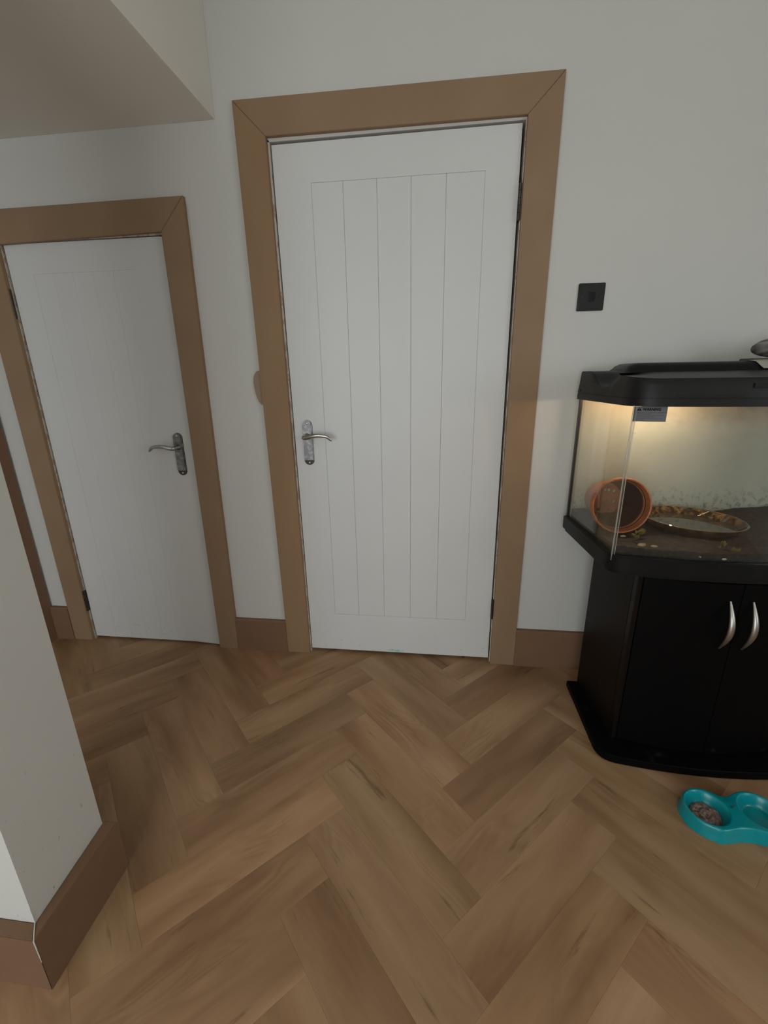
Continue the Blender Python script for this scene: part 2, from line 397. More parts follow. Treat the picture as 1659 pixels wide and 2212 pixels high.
# ------------------------------------------------------------------ walls, ceiling
OB = (-.014, .840, 2.012)    # rough opening of the tall door (x0, x1, top)
OS = (-1.120, -.436, 1.756)  # rough opening of the low door
wb = bm_box(XL-.1, OS[0], 0, .14, 0, ZC)
bm_box(OS[0], OS[1], 0, .14, OS[2], ZC, bm=wb); bm_box(OS[1], OB[0], 0, .14, 0, ZC, bm=wb)
bm_box(OB[0], OB[1], 0, .14, OB[2], ZC, bm=wb); bm_box(OB[1], XR+.1, 0, .14, 0, ZC, bm=wb)
obj('wall_back', wb, M_wall, kind='structure')
obj('wall_left', bm_box(XL-.1, XL, YF, 0, 0, ZC), M_wall, kind='structure')
wr = bm_box(XR, XR+.1, YF, W1[0], 0, ZC); bm_box(XR, XR+.1, W1[1], 0, 0, ZC, bm=wr)
bm_box(XR, XR+.1, W1[0], W1[1], 0, W1[2], bm=wr); bm_box(XR, XR+.1, W1[0], W1[1], W1[3], ZC, bm=wr)
obj('wall_right', wr, M_wall, kind='structure')
wf = bm_box(XL-.1, W2[0], YF-.1, YF, 0, ZC); bm_box(W2[1], XR+.1, YF-.1, YF, 0, ZC, bm=wf)
bm_box(W2[0], W2[1], YF-.1, YF, 0, W2[2], bm=wf); bm_box(W2[0], W2[1], YF-.1, YF, W2[3], ZC, bm=wf)
obj('wall_front', wf, M_wall, kind='structure')
# wall end that juts in beside the passage; unseen part shortened to light the hall
PX, PY0, PY1 = -.2525, -1.200, -.985
PN, PFAR = (-.2410, -1.197), (-.2570, -.985)
obj('wall_partition', bm_prism([(-.66, -1.197), PN, PFAR, (-.66, -.985)], 0, ZC, .002), M_wall, kind='structure')
ce = obj('ceiling', bm_box(XL-.1, XR+.1, YF-.1, .14, ZC, ZC+.1), M_ceil, kind='structure')
obj('bulkhead', bm_box(XL, -.190, PY0, 0, 2.074, ZC, .002), M_ceil, parent=ce)
for nm, axis in (('window_1', 0), ('window_2', 1)):
    fr = bmesh.new()
    if axis == 0:
        y0, y1, z0, z1 = W1; ym = (y0+y1)/2
        for a in ((y0, y0+.05, z0, z1), (y1-.05, y1, z0, z1), (y0+.05, y1-.05, z0, z0+.05), (y0+.05, y1-.05, z1-.05, z1), (ym-.03, ym+.03, z0+.05, z1-.05)):
            bm_box(XR+.02, XR+.08, a[0], a[1], a[2], a[3], .004, bm=fr)
    else:
        x0, x1, z0, z1 = W2; xm = (x0+x1)/2
        for a in ((x0, x0+.05, z0, z1), (x1-.05, x1, z0, z1), (x0+.05, x1-.05, z0, z0+.05), (x0+.05, x1-.05, z1-.05, z1), (xm-.03, xm+.03, z0+.05, z1-.05)):
            bm_box(a[0], a[1], YF-.08, YF-.02, a[2], a[3], .004, bm=fr)
    obj(nm, fr, M_lining_clean, kind='structure')

# ------------------------------------------------------------------ architraves
T = -.0165
def architrave(name, quads):
    e = empty(name, kind='structure')
    for nm, q, m in quads: obj(nm, bm_poly_y(q, T, 0, .0012), m, e)
    return e
# tall door:  outer TL, TR ; inner TL, TR ; feet
architrave('trim_1', [
    ('architrave_head', [(-.1185, 2.1140), (-.0133, 2.0090), (.8360, 2.0085), (.9388, 2.1120)], M_mdf),
    ('architrave_leg', [(-.1190, 2.1132), (-.1040, 0), (.0020, 0), (-.0138, 2.0086)], M_mdf3),
    ('architrave_leg', [(.8365, 2.0080), (.8310, 0), (.9330, 0), (.9395, 2.1112)], M_mdf)])
architrave('trim_2', [
    ('architrave_head', [(-1.2150, 1.8560), (-1.1085, 1.7420), (-.4335, 1.7520), (-.3335, 1.8580)], M_mdf),
    ('architrave_leg', [(-1.2155, 1.8550), (-1.2130, 0), (-1.1160, 0), (-1.1090, 1.7414)], M_mdf),
    ('architrave_leg', [(-.4330, 1.7515), (-.4450, 0), (-.3510, 0), (-.3330, 1.8572)], M_mdf)])
obj('filler_bead', bm_poly_y([(-.3315, 1.845), (-.3335, 1.66), (-.3290, 1.655), (-.3245, 1.70), (-.3250, 1.835)], -.0022, .0003, .0008), mat('cream_filler', (.56,.54,.47,1), .7), bpy.data.objects['trim_2'])
# architrave on the hall end wall, seen past the partition
e = empty('trim_3', kind='structure')
b = bmesh.new()
obj('architrave_leg', bm_box(XL, XL+.018, -.130, -.012, 0, 2.03, .0012), M_mdf2, e)
obj('architrave_leg', bm_box(XL, XL+.018, -.97, -.870, 0, 2.03, .0012), M_mdf2, e)
obj('architrave_head', bm_box(XL, XL+.018, -.870, -.130, 1.93, 2.03, .0012), M_mdf2, e)
d3 = empty('door_3', kind='structure')
obj('leaf', bm_box(XL, XL+.006, -.868, -.132, .008, 1.928, .001), M_door, d3)

# ------------------------------------------------------------------ baseboards
def skirting(name, x0, x1, z, t=.022, y=0):
    b = bmesh.new()
    prof = [(y, 0), (y-t, 0), (y-t, z-.006), (y-t+.005, z), (y, z)]
    A = [b.verts.new((x0, p, q)) for p, q in prof]; C = [b.verts.new((x1, p, q)) for p, q in prof]
    b.faces.new(A); b.faces.new(C[::-1])
    for i in range(5): b.faces.new((A[i], C[i], C[(i+1) % 5], A[(i+1) % 5]))
    bmesh.ops.recalc_face_normals(b, faces=b.faces)
    return obj(name, b, M_mdf2, kind='structure')
skirting('baseboard_back', -.3505, -.1045, .163, .018)
skirting('baseboard_back', .9335, XR, .178, .020)
skirting('baseboard_back', XL+.0185, -1.2135, .176, .020)
# partition skirting: long face and near face, mitred at the corner
bt, bh = .033, .157
def skirt_poly(name, pts, z):
    b = bmesh.new()
    A = [b.verts.new((x, y, 0)) for x, y in pts]; C = [b.verts.new((x, y, z)) for x, y in pts]; n = len(pts)
    b.faces.new(A); b.faces.new(C)
    for i in range(n): b.faces.new((A[i], A[(i+1) % n], C[(i+1) % n], C[i]))
    bmesh.ops.recalc_face_normals(b, faces=b.faces)
    bmesh.ops.bevel(b, geom=[e for e in b.edges if all(v.co.z > z-1e-6 for v in e.verts)], offset=.002, segments=2, affect='EDGES')
    return obj(name, b, M_mdf2, kind='structure')
skirt_poly('baseboard_partition', [PN, (-.2165, -1.2255), (-.2215, -.977), (PFAR[0], -.977)], bh)
skirt_poly('baseboard_partition', [(PN[0]-.0008, PN[1]), (-.2173, -1.2262), (-.69, -1.2262), (-.69, -1.197)], bh)
obj('trim_4', bm_tube([(PN[0]+.0005, PN[1]-.0008, .20), (PN[0]+.0008, PN[1]-.001, .160), (PN[0]+.008, PN[1]-.010, .1585), (-.2170, -1.2262, .155), (-.2166, -1.2262, .112), (-.2166, -1.2262, .09)], [.0005, .0010, .0011, .0012, .0009, .0004], 8), M_wall, kind='structure')

# ------------------------------------------------------------------ doors
def leaf_frame(name, q, hole, y0, y1, m, parent):
    """door leaf quad q = TL,TR,BR,BL with a rectangular sunk field where the boards sit"""
    b = bmesh.new(); TL, TR, BR, BL = q; x0, x1, z0, z1 = hole
    def piece(p): bm_poly_y(p, y0, y1, 0, b)
    if z0 > BL[1]+.01:
        piece([BL, BR, (x1, z0), (x0, z0)])
    piece([TL, (x0, z1), (x1, z1), TR]) ; 
    lb = BL if z0 > BL[1]+.01 else BL; 
    piece([TL, BL, (x0, z0), (x0, z1)]); piece([TR, (x1, z1), (x1, z0), BR])
    bm_box(x0-.01, x1+.01, (y0+y1)/2, y1-.001, z0, z1+.01, bm=b)
    return obj(name, b, m, parent)
def boards(xs, z0, z1, y, m, parent, g=.0002, bv=.0014):
    for a, c in zip(xs, xs[1:]):
        obj('board', bm_box(a+g, c-g, y, y+.012, z0+(g if z0 > .1 else 0), z1-g, bv, 2), m, parent)
def hinge(parent, x, z0, z1, side, y=-.004):
    h = obj('hinge', bm_box(x-(.003), x+.003, y-.001, y+.02, z0, z1, .0006), M_hinge, parent)
    n = 5; st = (z1-z0)/n
    for k in range(n):
        b = bmesh.new(); r = bmesh.ops.create_cone(b, cap_ends=True, segments=12, radius1=.0052, radius2=.0052, depth=st*.94)
        bmesh.ops.translate(b, verts=b.verts, vec=(x, y-.0035, z0+st*(k+.5)))
        obj('knuckle', b, M_hinge, h, True)
def stadium(cx, z0, z1, wd, n=14):
    r = wd/2; p = []
    for k in range(n+1): a = math.pi*k/n; p.append((cx+r*math.cos(a), z1-r+r*math.sin(a)))
    for k in range(n+1): a = math.pi+math.pi*k/n; p.append((cx+r*math.cos(a), z0+r+r*math.sin(a)))
    return p
def handle(parent, cx, z0, z1, yf, sgn, zl, label):
    wd = .041; h = obj('handle', bm_poly_y(stadium(cx, z0, z1, wd)[::-1], yf-.003, yf, .0012), M_rust, parent)
    h['label'] = label
    # chrome cover stops short of the foot, showing the dark base and its screw
    r = wd/2-.0006; zc = z0+.021; P = []
    n = 14
    for k in range(n+1): a = math.pi*k/n; P.append((cx+r*math.cos(a), z1-.0006-r+r*math.sin(a)))
    P += [(cx-r, zc), (cx+r, zc)]
    obj('cover_plate', bm_poly_y(P[::-1], yf-.0085, yf-.003, .003), M_chrome, h, True)
    for zz in (z1-.012, z0+.010):
        b = bmesh.new(); bmesh.ops.create_uvsphere(b, u_segments=14, v_segments=8, radius=.0042)
        for v in b.verts: v.co = Vector((v.co.x, v.co.y*.45, v.co.z))
        bmesh.ops.translate(b, verts=b.verts, vec=(cx, yf-(.0088 if zz > z0+.05 else .0034), zz)); obj('screw', b, M_screw, h, True)
    # rose + lever
    bm = bm_tube([(cx, yf-.0085, zl), (cx, yf-.020, zl), (cx, yf-.044, zl)], [.0125, .0085, .0085], 20, up=Vector((0,0,1)))
    pts = []; rad = []
    for k in range(22):
        t = k/21; x = cx+sgn*(-.010+.118*t)
        z = zl+.0085*math.sin((t-.12)*math.pi*1.15)*min(1, t*3) - .016*max(0, t-.8)*5*max(0, t-.8)*5*.8
        y = yf-.047-.006*math.sin(t*math.pi)
        pts.append((x, y, z)); rad.append(.0085*(1-t)**.6*.5+.0056 if t > .12 else .0098-abs(t-.1)*.02)
    rad[-1] = .0028; rad[0] = .006
    bm_tube(pts, rad, 14, bm, flat=.85)
    obj('lever', bm, M_lever, h, True)

d1 = empty('door_1', kind='structure')
LY = .0055
leaf_frame('leaf', [(-.003, 1.992), (.8245, 1.9965), (.8225, .0165), (.008, .0160)], (.1275, .7150, .2025, 1.8765), LY, LY+.040, M_door, d1)
boards([.1275, .2380, .3550, .4715, .5885, .7150], .2025, 1.8765, LY+.0004, M_door, d1)
hinge(d1, .8285, 1.725, 1.831, 1); hinge(d1, .8255, .223, .316, 1)
handle(d1, .0565, .894, 1.0755, LY, 1, 1.012, 'worn chrome lever handle on a long backplate with a dark foot')
ln = bmesh.new()
bm_poly_y([(-.0133, 2.0085), (-.0133, 1.9985), (.8375, 2.0015), (.8375, 2.0085)], -.001, .05, 0, ln)
obj('door_lining', ln, M_lining_clean, d1)
obj('door_lining', bm_poly_y([(-.0135, 2.0085), (-.0135+.0155, 0), (.0055, 0), (-.0065, 1.998)], -.001, .05), M_lining, d1)
obj('door_lining', bm_poly_y([(.8335, 2.0015), (.8275, 0), (.8310, 0), (.8370, 2.0015)], -.001, .05), M_lining, d1)

d2 = empty('door_2', kind='structure')
xs2 = [-1.001, -.917, -.833, -.749, -.665, -.5745]
leaf_frame('leaf', [(-1.1010, 1.7455), (-.4465, 1.7430), (-.4570, .0045), (-1.1095, .0140)], (-1.001, -.5745, .0120, 1.640), LY, LY+.040, M_door, d2)
boards(xs2, .0120, 1.640, LY+.0003, M_door, d2, .0001, .0008)
hinge(d2, -1.1120, 1.481, 1.590, -1); hinge(d2, -1.1135, .160, .268, -1)
handle(d2, -.5070, .845, 1.026, LY, -1, .967, 'worn chrome lever handle pointing left on a long backplate')
obj('door_lining', bm_poly_y([(-1.1110, 1.7525), (-1.1110, 1.7475), (-.4340, 1.7460), (-.4340, 1.7540)], -.001, .05), M_lining, d2)
obj('door_lining', bm_poly_y([(-1.1140, 1.75), (-1.1185, 0), (-1.1135, 0), (-1.1055, 1.75)], -.001, .05), M_lining, d2)
# dark blocks added behind the leaves so the gaps show as shade
obj('gap_shade_block', bm_box(OB[0], OB[1], .05, .13, .0005, OB[2]), M_dark, d1)
obj('gap_shade_block', bm_box(OS[0], OS[1], .05, .13, .0005, OS[2]), M_dark, d2)

# ------------------------------------------------------------------ light switch
sw = empty('light_switch', (1.0885, 0, 1.4855), label='square black nickel light switch on the white wall right of the tall door', cat='light switch')
def rrect(w_, h_, r, n=5):
    p = []
    for cx, cz, a0 in ((w_/2-r, h_/2-r, 0), (-w_/2+r, h_/2-r, 90), (-w_/2+r, -h_/2+r, 180), (w_/2-r, -h_/2+r, 270)):
        for k in range(n+1): a = math.radians(a0+90*k/n); p.append((cx+r*math.cos(a), cz+r*math.sin(a)))
    return p
b = bm_poly_y(rrect(.087, .087, .004)[::-1], -.008, 0, .0035)
obj('face_plate', b, M_nickel, sw, True)
ro = bm_poly_y(rrect(.021, .030, .001)[::-1], -.012, -.008, .001)
for v in ro.verts:
    if v.co.y < -.009: v.co.y -= v.co.z*.12
ro = obj('rocker', ro, M_rocker, sw, True); ro.location = (.001, 0, 0)
for s in (-1, 1):
    b = bmesh.new(); bmesh.ops.create_uvsphere(b, u_segments=12, v_segments=8, radius=.0036)
    for v in b.verts: v.co.y *= .4
    o = obj('screw', b, M_nickel, sw, True); o.location = (s*.0302, -.0083, 0)

# oval wooden plate half hidden behind the left architrave
p = []
for k in range(25):
    a = math.radians(90+180*k/24); t = k/24
    sn = math.sin(a); cs = abs(math.cos(a)); p.append((-.1185-.0265*(cs if sn > 0 else cs**1.25), 1.223+(.044 if sn > 0 else .086)*sn))
xr = lambda z: -.119+(2.113-z)*(.015/2.113)
p[0] = (xr(p[0][1])-.0003, p[0][1]); p[-1] = (xr(p[-1][1])-.0003, p[-1][1])
tag(obj('wall_plate', bm_poly_y(p, -.009, 0, .0015), M_plate), 'light brown oval plate half hidden behind the left architrave of the tall door', 'wall plate')

# ------------------------------------------------------------------ aquarium cabinet
XC = 1.465
def outline(hb, hf, yb, yf, bow, r, n=18):
    """planform with bowed front; returns points counter-clockwise seen from above, starting back-left"""
    ya = lambda x: yf-bow*(1-(x/hf)**2)
    left = [(-hb, yb)]
    c = Vector((-hf, yf)); sd = (Vector((-hb, yb))-c).normalized(); p0 = c+sd*r; xr_ = -hf+r; p2 = Vector((xr_, ya(xr_)))
    for k in range(7):
        t = k/6; q = p0*(1-t)**2+c*2*t*(1-t)+p2*t*t; left.append((q.x, q.y))
    mid = [(xr_+(2*-xr_)*k/n, ya(xr_+(2*-xr_)*k/n)) for k in range(1, n)]
    right = [(-x, y) for x, y in left][::-1]
    return [(XC+x, y) for x, y in left+mid+right]
cab = empty('aquarium_cabinet', (XC, -.3, 0), label='black two-door aquarium cabinet with curved silver handles standing on a wider plinth', cat='cabinet')
def cpart(name, bm, m, parent=cab, smooth=False):
    bmesh.ops.translate(bm, verts=bm.verts, vec=(-XC, .3, 0)); return obj(name, bm, m, parent, smooth)
cpart('plinth', bm_prism(outline(.338, .335, -.135, -.500, .035, .055), 0, .030, .004), M_cab, smooth=True)
cpart('body', bm_prism([(XC-.300, -.140), (XC-.271, -.400), (XC+.271, -.400), (XC+.300, -.140)], .030, .655, .002), M_cabside)
# slightly bowed doors with an edge strip on each side
def bowed(x0, x1, yc0, bow, hw, z0, z1, th, bm=None, n=10):
    f = lambda x: yc0-bow*(1-(x/hw)**2)
    out = [(XC+x0+(x1-x0)*k/n, f(x0+(x1-x0)*k/n)) for k in range(n+1)]
    out += [(x, y+th) for x, y in out[::-1]]
    return bm_prism(out, z0, z1, .0015, bm)
for s in (-1, 1):
    x0, x1 = (-.2705, -.2555) if s < 0 else (.2555, .2705)
    cpart('edge_strip', bm_box(XC+x0, XC+x1, -.428, -.4005, .030, .650, .002), M_cabside)
    a, c = (-.254, -.0012) if s < 0 else (.0012, .254)
    d = cpart('door', bowed(a, c, -.430, .042, .254, .034, .648, .020), M_cab)
    hx = s*.031; yh = -.430-.042
    pts = []; rad = []
    for k in range(19):
        t = k/18; a_ = math.pi*t
        pts.append((XC+hx, yh-.003-.030*math.sin(a_), .438+.158*t)); rad.append(.0022+.0052*math.sin(a_))
    hb_ = bm_tube(pts, rad, 12, flat=1.25, up=Vector((0, 1, 0)))
    cpart('handle', hb_, M_silver, d, True)['label'] = 'curved brushed silver bow handle'

# ------------------------------------------------------------------ aquarium
tank = empty('aquarium', (XC, -.27, .656), label='glass aquarium with black base rim and hood standing on the black cabinet', cat='aquarium')
def tpart(name, bm, m, parent=tank, smooth=False):
    bmesh.ops.translate(bm, verts=bm.verts, vec=(-XC, .27, -.656)); return obj(name, bm, m, parent, smooth)
ZB, ZT, ZH = .718, 1.150, 1.2435
O_rim = outline(.399, .372, -.052, -.448, .042, .055)
rm = bm_prism(outline(.390, .363, -.056, -.440, .040, .052), .656, .669)
tpart('rim_lip', rm, M_plastic)
# base rim is an open frame around the glass
def frame(out_o, out_i, z0, z1, bev=.003):
    b = bmesh.new(); n = len(out_o)
    V = [[b.verts.new((x, y, z)) for x, y in o] for o, z in ((out_o, z0), (out_o, z1), (out_i, z1), (out_i, z0))]
    for r in range(4):
        for i in range(n): j = (i+1) % n; b.faces.new((V[r][i], V[r][j], V[(r+1) % 4][j], V[(r+1) % 4][i]))
    bmesh.ops.recalc_face_normals(b, faces=b.faces)
    es = [e for e in b.edges if e.verts[0] in V[1] and e.verts[1] in V[1]]
    bmesh.ops.bevel(b, geom=es, offset=bev, segments=3, affect='EDGES')
    return b
O_in = outline(.383, .357, -.062, -.436, .040, .045)
tpart('base_rim', frame(O_rim, O_in, .669, ZB, .004), M_plastic, smooth=True)
gx_b, gx_f, gyb, gyf = .388, .3585, -.062, -.4335
side_l = [(XC-gx_b, gyb), (XC-gx_f, gyf), (XC-gx_f+.005, gyf), (XC-gx_b+.005, gyb)]
tpart('glass_pane', bm_prism(side_l, ZB-.03, ZT+.004), M_glass_side)
tpart('glass_pane', bm_prism([(2*XC-x, y) for x, y in side_l], ZB-.03, ZT+.004), M_glass_side)
bow = .040; fy = lambda x: gyf-bow*(1-(x/gx_f)**2)
n = 30; fp = [(XC-gx_f+2*gx_f*k/n, fy(-gx_f+2*gx_f*k/n)) for k in range(n+1)]
tpart('glass_pane', bm_prism(fp+[(x, y+.005) for x, y in fp[::-1]], ZB-.03, ZT+.004), M_glass, smooth=True)
tpart('back_pane', bm_box(XC-gx_b+.006, XC+gx_b-.006, gyb-.005, gyb, ZB-.03, ZT+.004), M_glass_back)['label'] = 'back glass clouded with greenish grime'
for s in (-1, 1):
    bb = bm_tube([(XC+s*(gx_f+.0025), gyf-.001, ZB-.02), (XC+s*(gx_f+.0025), gyf-.001, ZT+.002)], .0019, 8)
    bm_tube([(XC+s*(gx_f-.0048), gyf-.0025, ZB-.02), (XC+s*(gx_f-.0048), gyf-.0025, ZT+.002)], .0011, 8, bb)
    tpart('corner_seal', bb, M_seal, smooth=True)
    tpart('back_seal', bm_box(XC+s*gx_b-.004, XC+s*gx_b+.004, gyb-.006, gyb+.007, ZB, ZT+.002, .001), M_blackseal)

# hood: lower band, shaped upper shell with hand scoops, raised light housing
def ztop(x, y):
    t = min(1, max(0, (y+.45)/.40)); z = 1.2215+.022*(min(1, t*1.35)**.8)
    for s in (-1, 1):
        dx, dy = (x-(XC+s*.375))/.062, (y+.245)/.072
        z -= .040*math.exp(-(dx*dx)-(dy*dy)**1.6)
    return z
def shell():
    b = bmesh.new(); n = len(O_rim); cen = Vector((XC, -.24))
    def dens(o):     # resample outline densely so the scoops are smooth
        res = []
        for i in range(len(o)):
            p, q = Vector(o[i]), Vector(o[(i+1) % len(o)]); k = max(1, int((q-p).length/.012))
            for j in range(k): res.append(p.lerp(q, j/k))
        return res
    O = dens(O_rim); rings = []
    def ring(shr, zf): rings.append([b.verts.new((cen.x+(p.x-cen.x)*shr[0], cen.y+(p.y-cen.y)*shr[1], zf(cen.x+(p.x-cen.x)*shr[0], cen.y+(p.y-cen.y)*shr[1]))) for p in O])
    ring((.985, .97), lambda x, y: ZT+.004); ring((1, 1), lambda x, y: ZT); ring((1, 1), lambda x, y: 1.1695)
    ring((.9965, .993), lambda x, y: 1.1700); ring((.9965, .993), lambda x, y: 1.1722); ring((1.0, 1.0), lambda x, y: 1.1727)
    ring((.993, .985), lambda x, y: min(1.205, ztop(x, y)-.004)); ring((.988, .972), lambda x, y: ztop(x, y)-.0035); ring((.982, .962), ztop)
    for k in range(1, 22): s = .97*(1-k/22); ring((s, s*.99), ztop)
    for q, w_ in zip(rings, rings[1:]):
        for i in range(len(O)): j = (i+1) % len(O); b.faces.new((q[i], q[j], w_[j], w_[i]))
    b.faces.new(rings[-1])
    bmesh.ops.recalc_face_normals(b, faces=b.faces); return b
hood = tpart('hood', shell(), M_hoodtop, smooth=True)
hs_ = bmesh.new()
def house(xl, xr2, y0, y1, z0, z1):
    b = bmesh.new(); prof = []
    sec = [(y0, z0), (y0+.012, z1-.012), (y0+.022, z1-.003), (y0+.04, z1), (y1-.02, z1), (y1, z1-.01), (y1, z0)]
    rings = []
    for dx, k in ((0, 0.0), (.006, .35), (.016, .72), (.030, .94), (.045, 1.0)):
        rings.append((xl+dx, k))
    rings += [(xl+(xr2-xl)*.5, 1.0)] + [(xr2-(x-xl), k) for x, k in rings[::-1]]
    V = [[b.verts.new((x, y, z0+(z-z0)*k)) for y, z in sec] for x, k in rings]
    for a, c in zip(V, V[1:]):
        for i in range(len(sec)-1): b.faces.new((a[i], c[i], c[i+1], a[i+1]))
    bmesh.ops.remove_doubles(b, verts=b.verts, dist=1e-5)
    bmesh.ops.recalc_face_normals(b, faces=b.faces); return b
tpart('light_housing', house(XC-.315, XC+.315, -.235, -.068, 1.236, 1.2655), M_plastic, hood, True)
fr_ = lambda x: -.448-.042*(1-(x/.372)**2)
def slot(x0, x1, z0, z1, name='slot'):
    n = 8; o = [(XC+x0+(x1-x0)*k/n, fr_(x0+(x1-x0)*k/n)*1.0-.0004) for k in range(n+1)]; o += [(x, y+.006) for x, y in o[::-1]]
    tpart(name, bm_prism(o, z0, z1), M_slot, hood)
slot(-.275, -.120, 1.1735, 1.1800); slot(-.105, .105, 1.196, 1.2075, 'flap_recess')
M_lamp = bpy.data.materials.new('glowing_lamp_tube'); M_lamp.use_nodes = True
_b = B(M_lamp); _b.inputs['Emission Color'].default_value = (1.0, .72, .46, 1); _b.inputs['Emission Strength'].default_value = 100.0
tpart('lamp_tube', bm_tube([(XC-.330, -.180, 1.159), (XC-.060, -.180, 1.159)], .007, 14), M_lamp, hood, True)['label'] = 'glowing warm lamp tube'
bm = bmesh.new(); bmesh.ops.create_uvsphere(bm, u_segments=10, v_segments=8, radius=.0045); bmesh.ops.translate(bm, verts=bm.verts, vec=(XC-.395, -.075, 1.180))
tpart('hinge_notch_shade', bm, M_slot, hood, True)  # black ball set into the shell to give the shade of a hinge notch
# warning label on the front glass
LX0, LX1, LZ0, LZ1 = 1.1055, 1.1835, 1.1095, 1.1490
def lay(x, z): return (x, fy(x-XC)-.0006, z)
lab_n = 8; o_ = [(LX0+(LX1-LX0)*k/lab_n, fy(LX0+(LX1-LX0)*k/lab_n-XC)-.0008) for k in range(lab_n+1)]; o_ += [(x, y+.0007) for x, y in o_[::-1]]
lab = tpart('warning_label', bm_prism(o_, LZ0, LZ1), M_label)
lab['label'] = 'grey warning label with black lettering'
ang_l = math.atan2(fy(LX1-XC)-fy(LX0-XC), LX1-LX0)
def label_flat(bm, m, name, dy=.0014):
    """bm drawn in local (x right, z up) from the label's lower left corner"""
    y0 = fy(LX0-XC)
    for v in bm.verts:
        x = LX0+v.co.x; v.co = Vector((x, fy(x-XC)-dy+v.co.y, LZ0+v.co.z))
    return tpart(name, bm, m, lab)
tx = bpy.data.curves.new('w', 'FONT'); tx.body = 'WARNING'; tx.size = .0098; tx.extrude = .0001; tx.offset = .00035; tx.space_character = 1.08
to = bpy.data.objects.new('w', tx); COL.objects.link(to); bpy.context.view_layer.update()
tm = bpy.data.meshes.new_from_object(to.evaluated_get(bpy.context.evaluated_depsgraph_get())); COL.objects.unlink(to); bpy.data.objects.remove(to)
b = bmesh.new(); b.from_mesh(tm)
wmax = max(v.co.x for v in b.verts)
for v in b.verts: v.co = Vector((.0205+v.co.x*.042/wmax, -v.co.z, .0292+v.co.y))
label_flat(b, M_ink, 'lettering')
b = bm_poly_y([(.0065, .0290), (.0175, .0290), (.0120, .0378)], -.0001, .0001); label_flat(b, M_ink, 'warning_triangle')
b = bm_poly_y([(.0115, .0318), (.0125, .0318), (.0127, .0352), (.0113, .0352)], -.0001, .0001); bm_poly_y([(.0115, .0300), (.0125, .0300), (.0125, .0310), (.0115, .0310)], -.0001, .0001, 0, b); label_flat(b, M_label, 'exclamation_mark', .0017)
b = bmesh.new(); rr = random.Random(3)
for z, ln_ in ((.0232, .070), (.0193, .036), (.0154, .067), (.0116, .041), (.0074, .062), (.0032, .018)):
    x = .0050
    while x < .0050+ln_:
        w_ = rr.uniform(.0016, .0045); bm_poly_y([(x, z), (x+w_, z), (x+w_, z+.0016), (x, z+.0016)], -.0001, .0001, 0, b); x += w_+.0006
label_flat(b, M_inksoft, 'small_print').__setitem__('kind', 'stuff')
b = bm_poly_y([(.0002, .0004), (.0022, .0004), (.0022, .0390), (.0002, .0390)], -.0001, .0001); label_flat(b, M_rust, 'label_edge')

# ------------------------------------------------------------------ inside the tank
def soil_mesh():
    b = bmesh.new(); nx, ny = 110, 60; V = {}
    for i in range(nx+1):
        for j in range(ny+1):
            u = i/nx*2-1; t = j/ny; hw = gx_b-.0115+(gx_f-gx_b)*t; x = u*hw; yb = gyb-.008; yfz = fy(x*gx_f/(hw+.0001)*.97)+.009
            y = yb+(yfz-yb)*t
            z = .742+.010*(1-t)+.006*noise.noise(Vector((x*14, y*14, 1)))+.0035*noise.noise(Vector((x*60, y*60, 2)))
            z -= .020*math.exp(-((x+.285)/.10)**2-((y+.27)/.10)**2)
            z += .022*math.exp(-((x-.27)/.09)**2-((y+.10)/.09)**2)
            if min(1-abs(u), t, 1-t) < 1e-6: z -= .001
            V[i, j] = b.verts.new((XC+x, y, z))
    for i in range(nx):
        for j in range(ny): b.faces.new((V[i, j], V[i, j+1], V[i+1, j+1], V[i+1, j]))
    # skirt and base
    edge = [V[i, 0] for i in range(nx+1)]+[V[nx, j] for j in range(1, ny+1)]+[V[i, ny] for i in range(nx-1, -1, -1)]+[V[0, j] for j in range(ny-1, 0, -1)]
    low = [b.verts.new((v.co.x, v.co.y, .6695)) for v in edge]
    for i in range(len(edge)): j = (i+1) % len(edge); b.faces.new((edge[i], edge[j], low[j], low[i]))
    b.faces.new(low); bmesh.ops.recalc_face_normals(b, faces=b.faces); return b
tag(obj('soil', soil_mesh(), M_soil, smooth=True), 'dark damp soil bed covering the aquarium floor', 'soil', kind='stuff')

# plant pot on its side
def pot():
    H = .182; prof_o = [(.066, 0), (.0685, .004), (.0835, .144), (.084, .150), (.0925, .152), (.0950, .155), (.0965, H-.004), (.0945, H)]
    prof_i = [(.0905, H-.001), (.0862, .156), (.0790, .120), (.0640, .006)]
    b = bm_lathe([(0, 0)]+[(r*.955, z) for r, z in prof_o+prof_i]+[(0, .0062)], 48); return b
A0, A1 = Vector((1.1841, -.095, .7975)), Vector((1.1790, -.270, .8215))
axis = (A1-A0).normalized()
po = empty('plant_pot', A0, label='orange terracotta plant pot lying on its side on the soil, mouth open', cat='plant pot')
q = Vector((0, 0, 1)).rotation_difference(axis); po.rotation_mode = 'QUATERNION'; po.rotation_quaternion = q
pb = obj('pot_body', pot(), M_terra, po, True)
cut = bmesh.new()
for k, (hx, hy, hr) in enumerate(((.0050, .0311, .0060), (.0182, .0313, .0060), (.0357, .0276, .0052), (.0079, -.0079, .0026), (.0359, -.0113, .0050), (-.0163, -.0387, .0066), (.0206, -.042, .0028), (-.034, .012, .005))):
    c2 = bmesh.new(); bmesh.ops.create_cone(c2, cap_ends=True, segments=14, radius1=hr, radius2=hr, depth=.03); bmesh.ops.translate(c2, verts=c2.verts, vec=(hx, hy, 0)); join(cut, c2)
co = obj('cut', cut); co.parent = po
bpy.context.view_layer.update()
md = pb.modifiers.new('holes', 'BOOLEAN'); md.object = co; md.operation = 'DIFFERENCE'; md.solver = 'FAST'
bpy.context.view_layer.update()
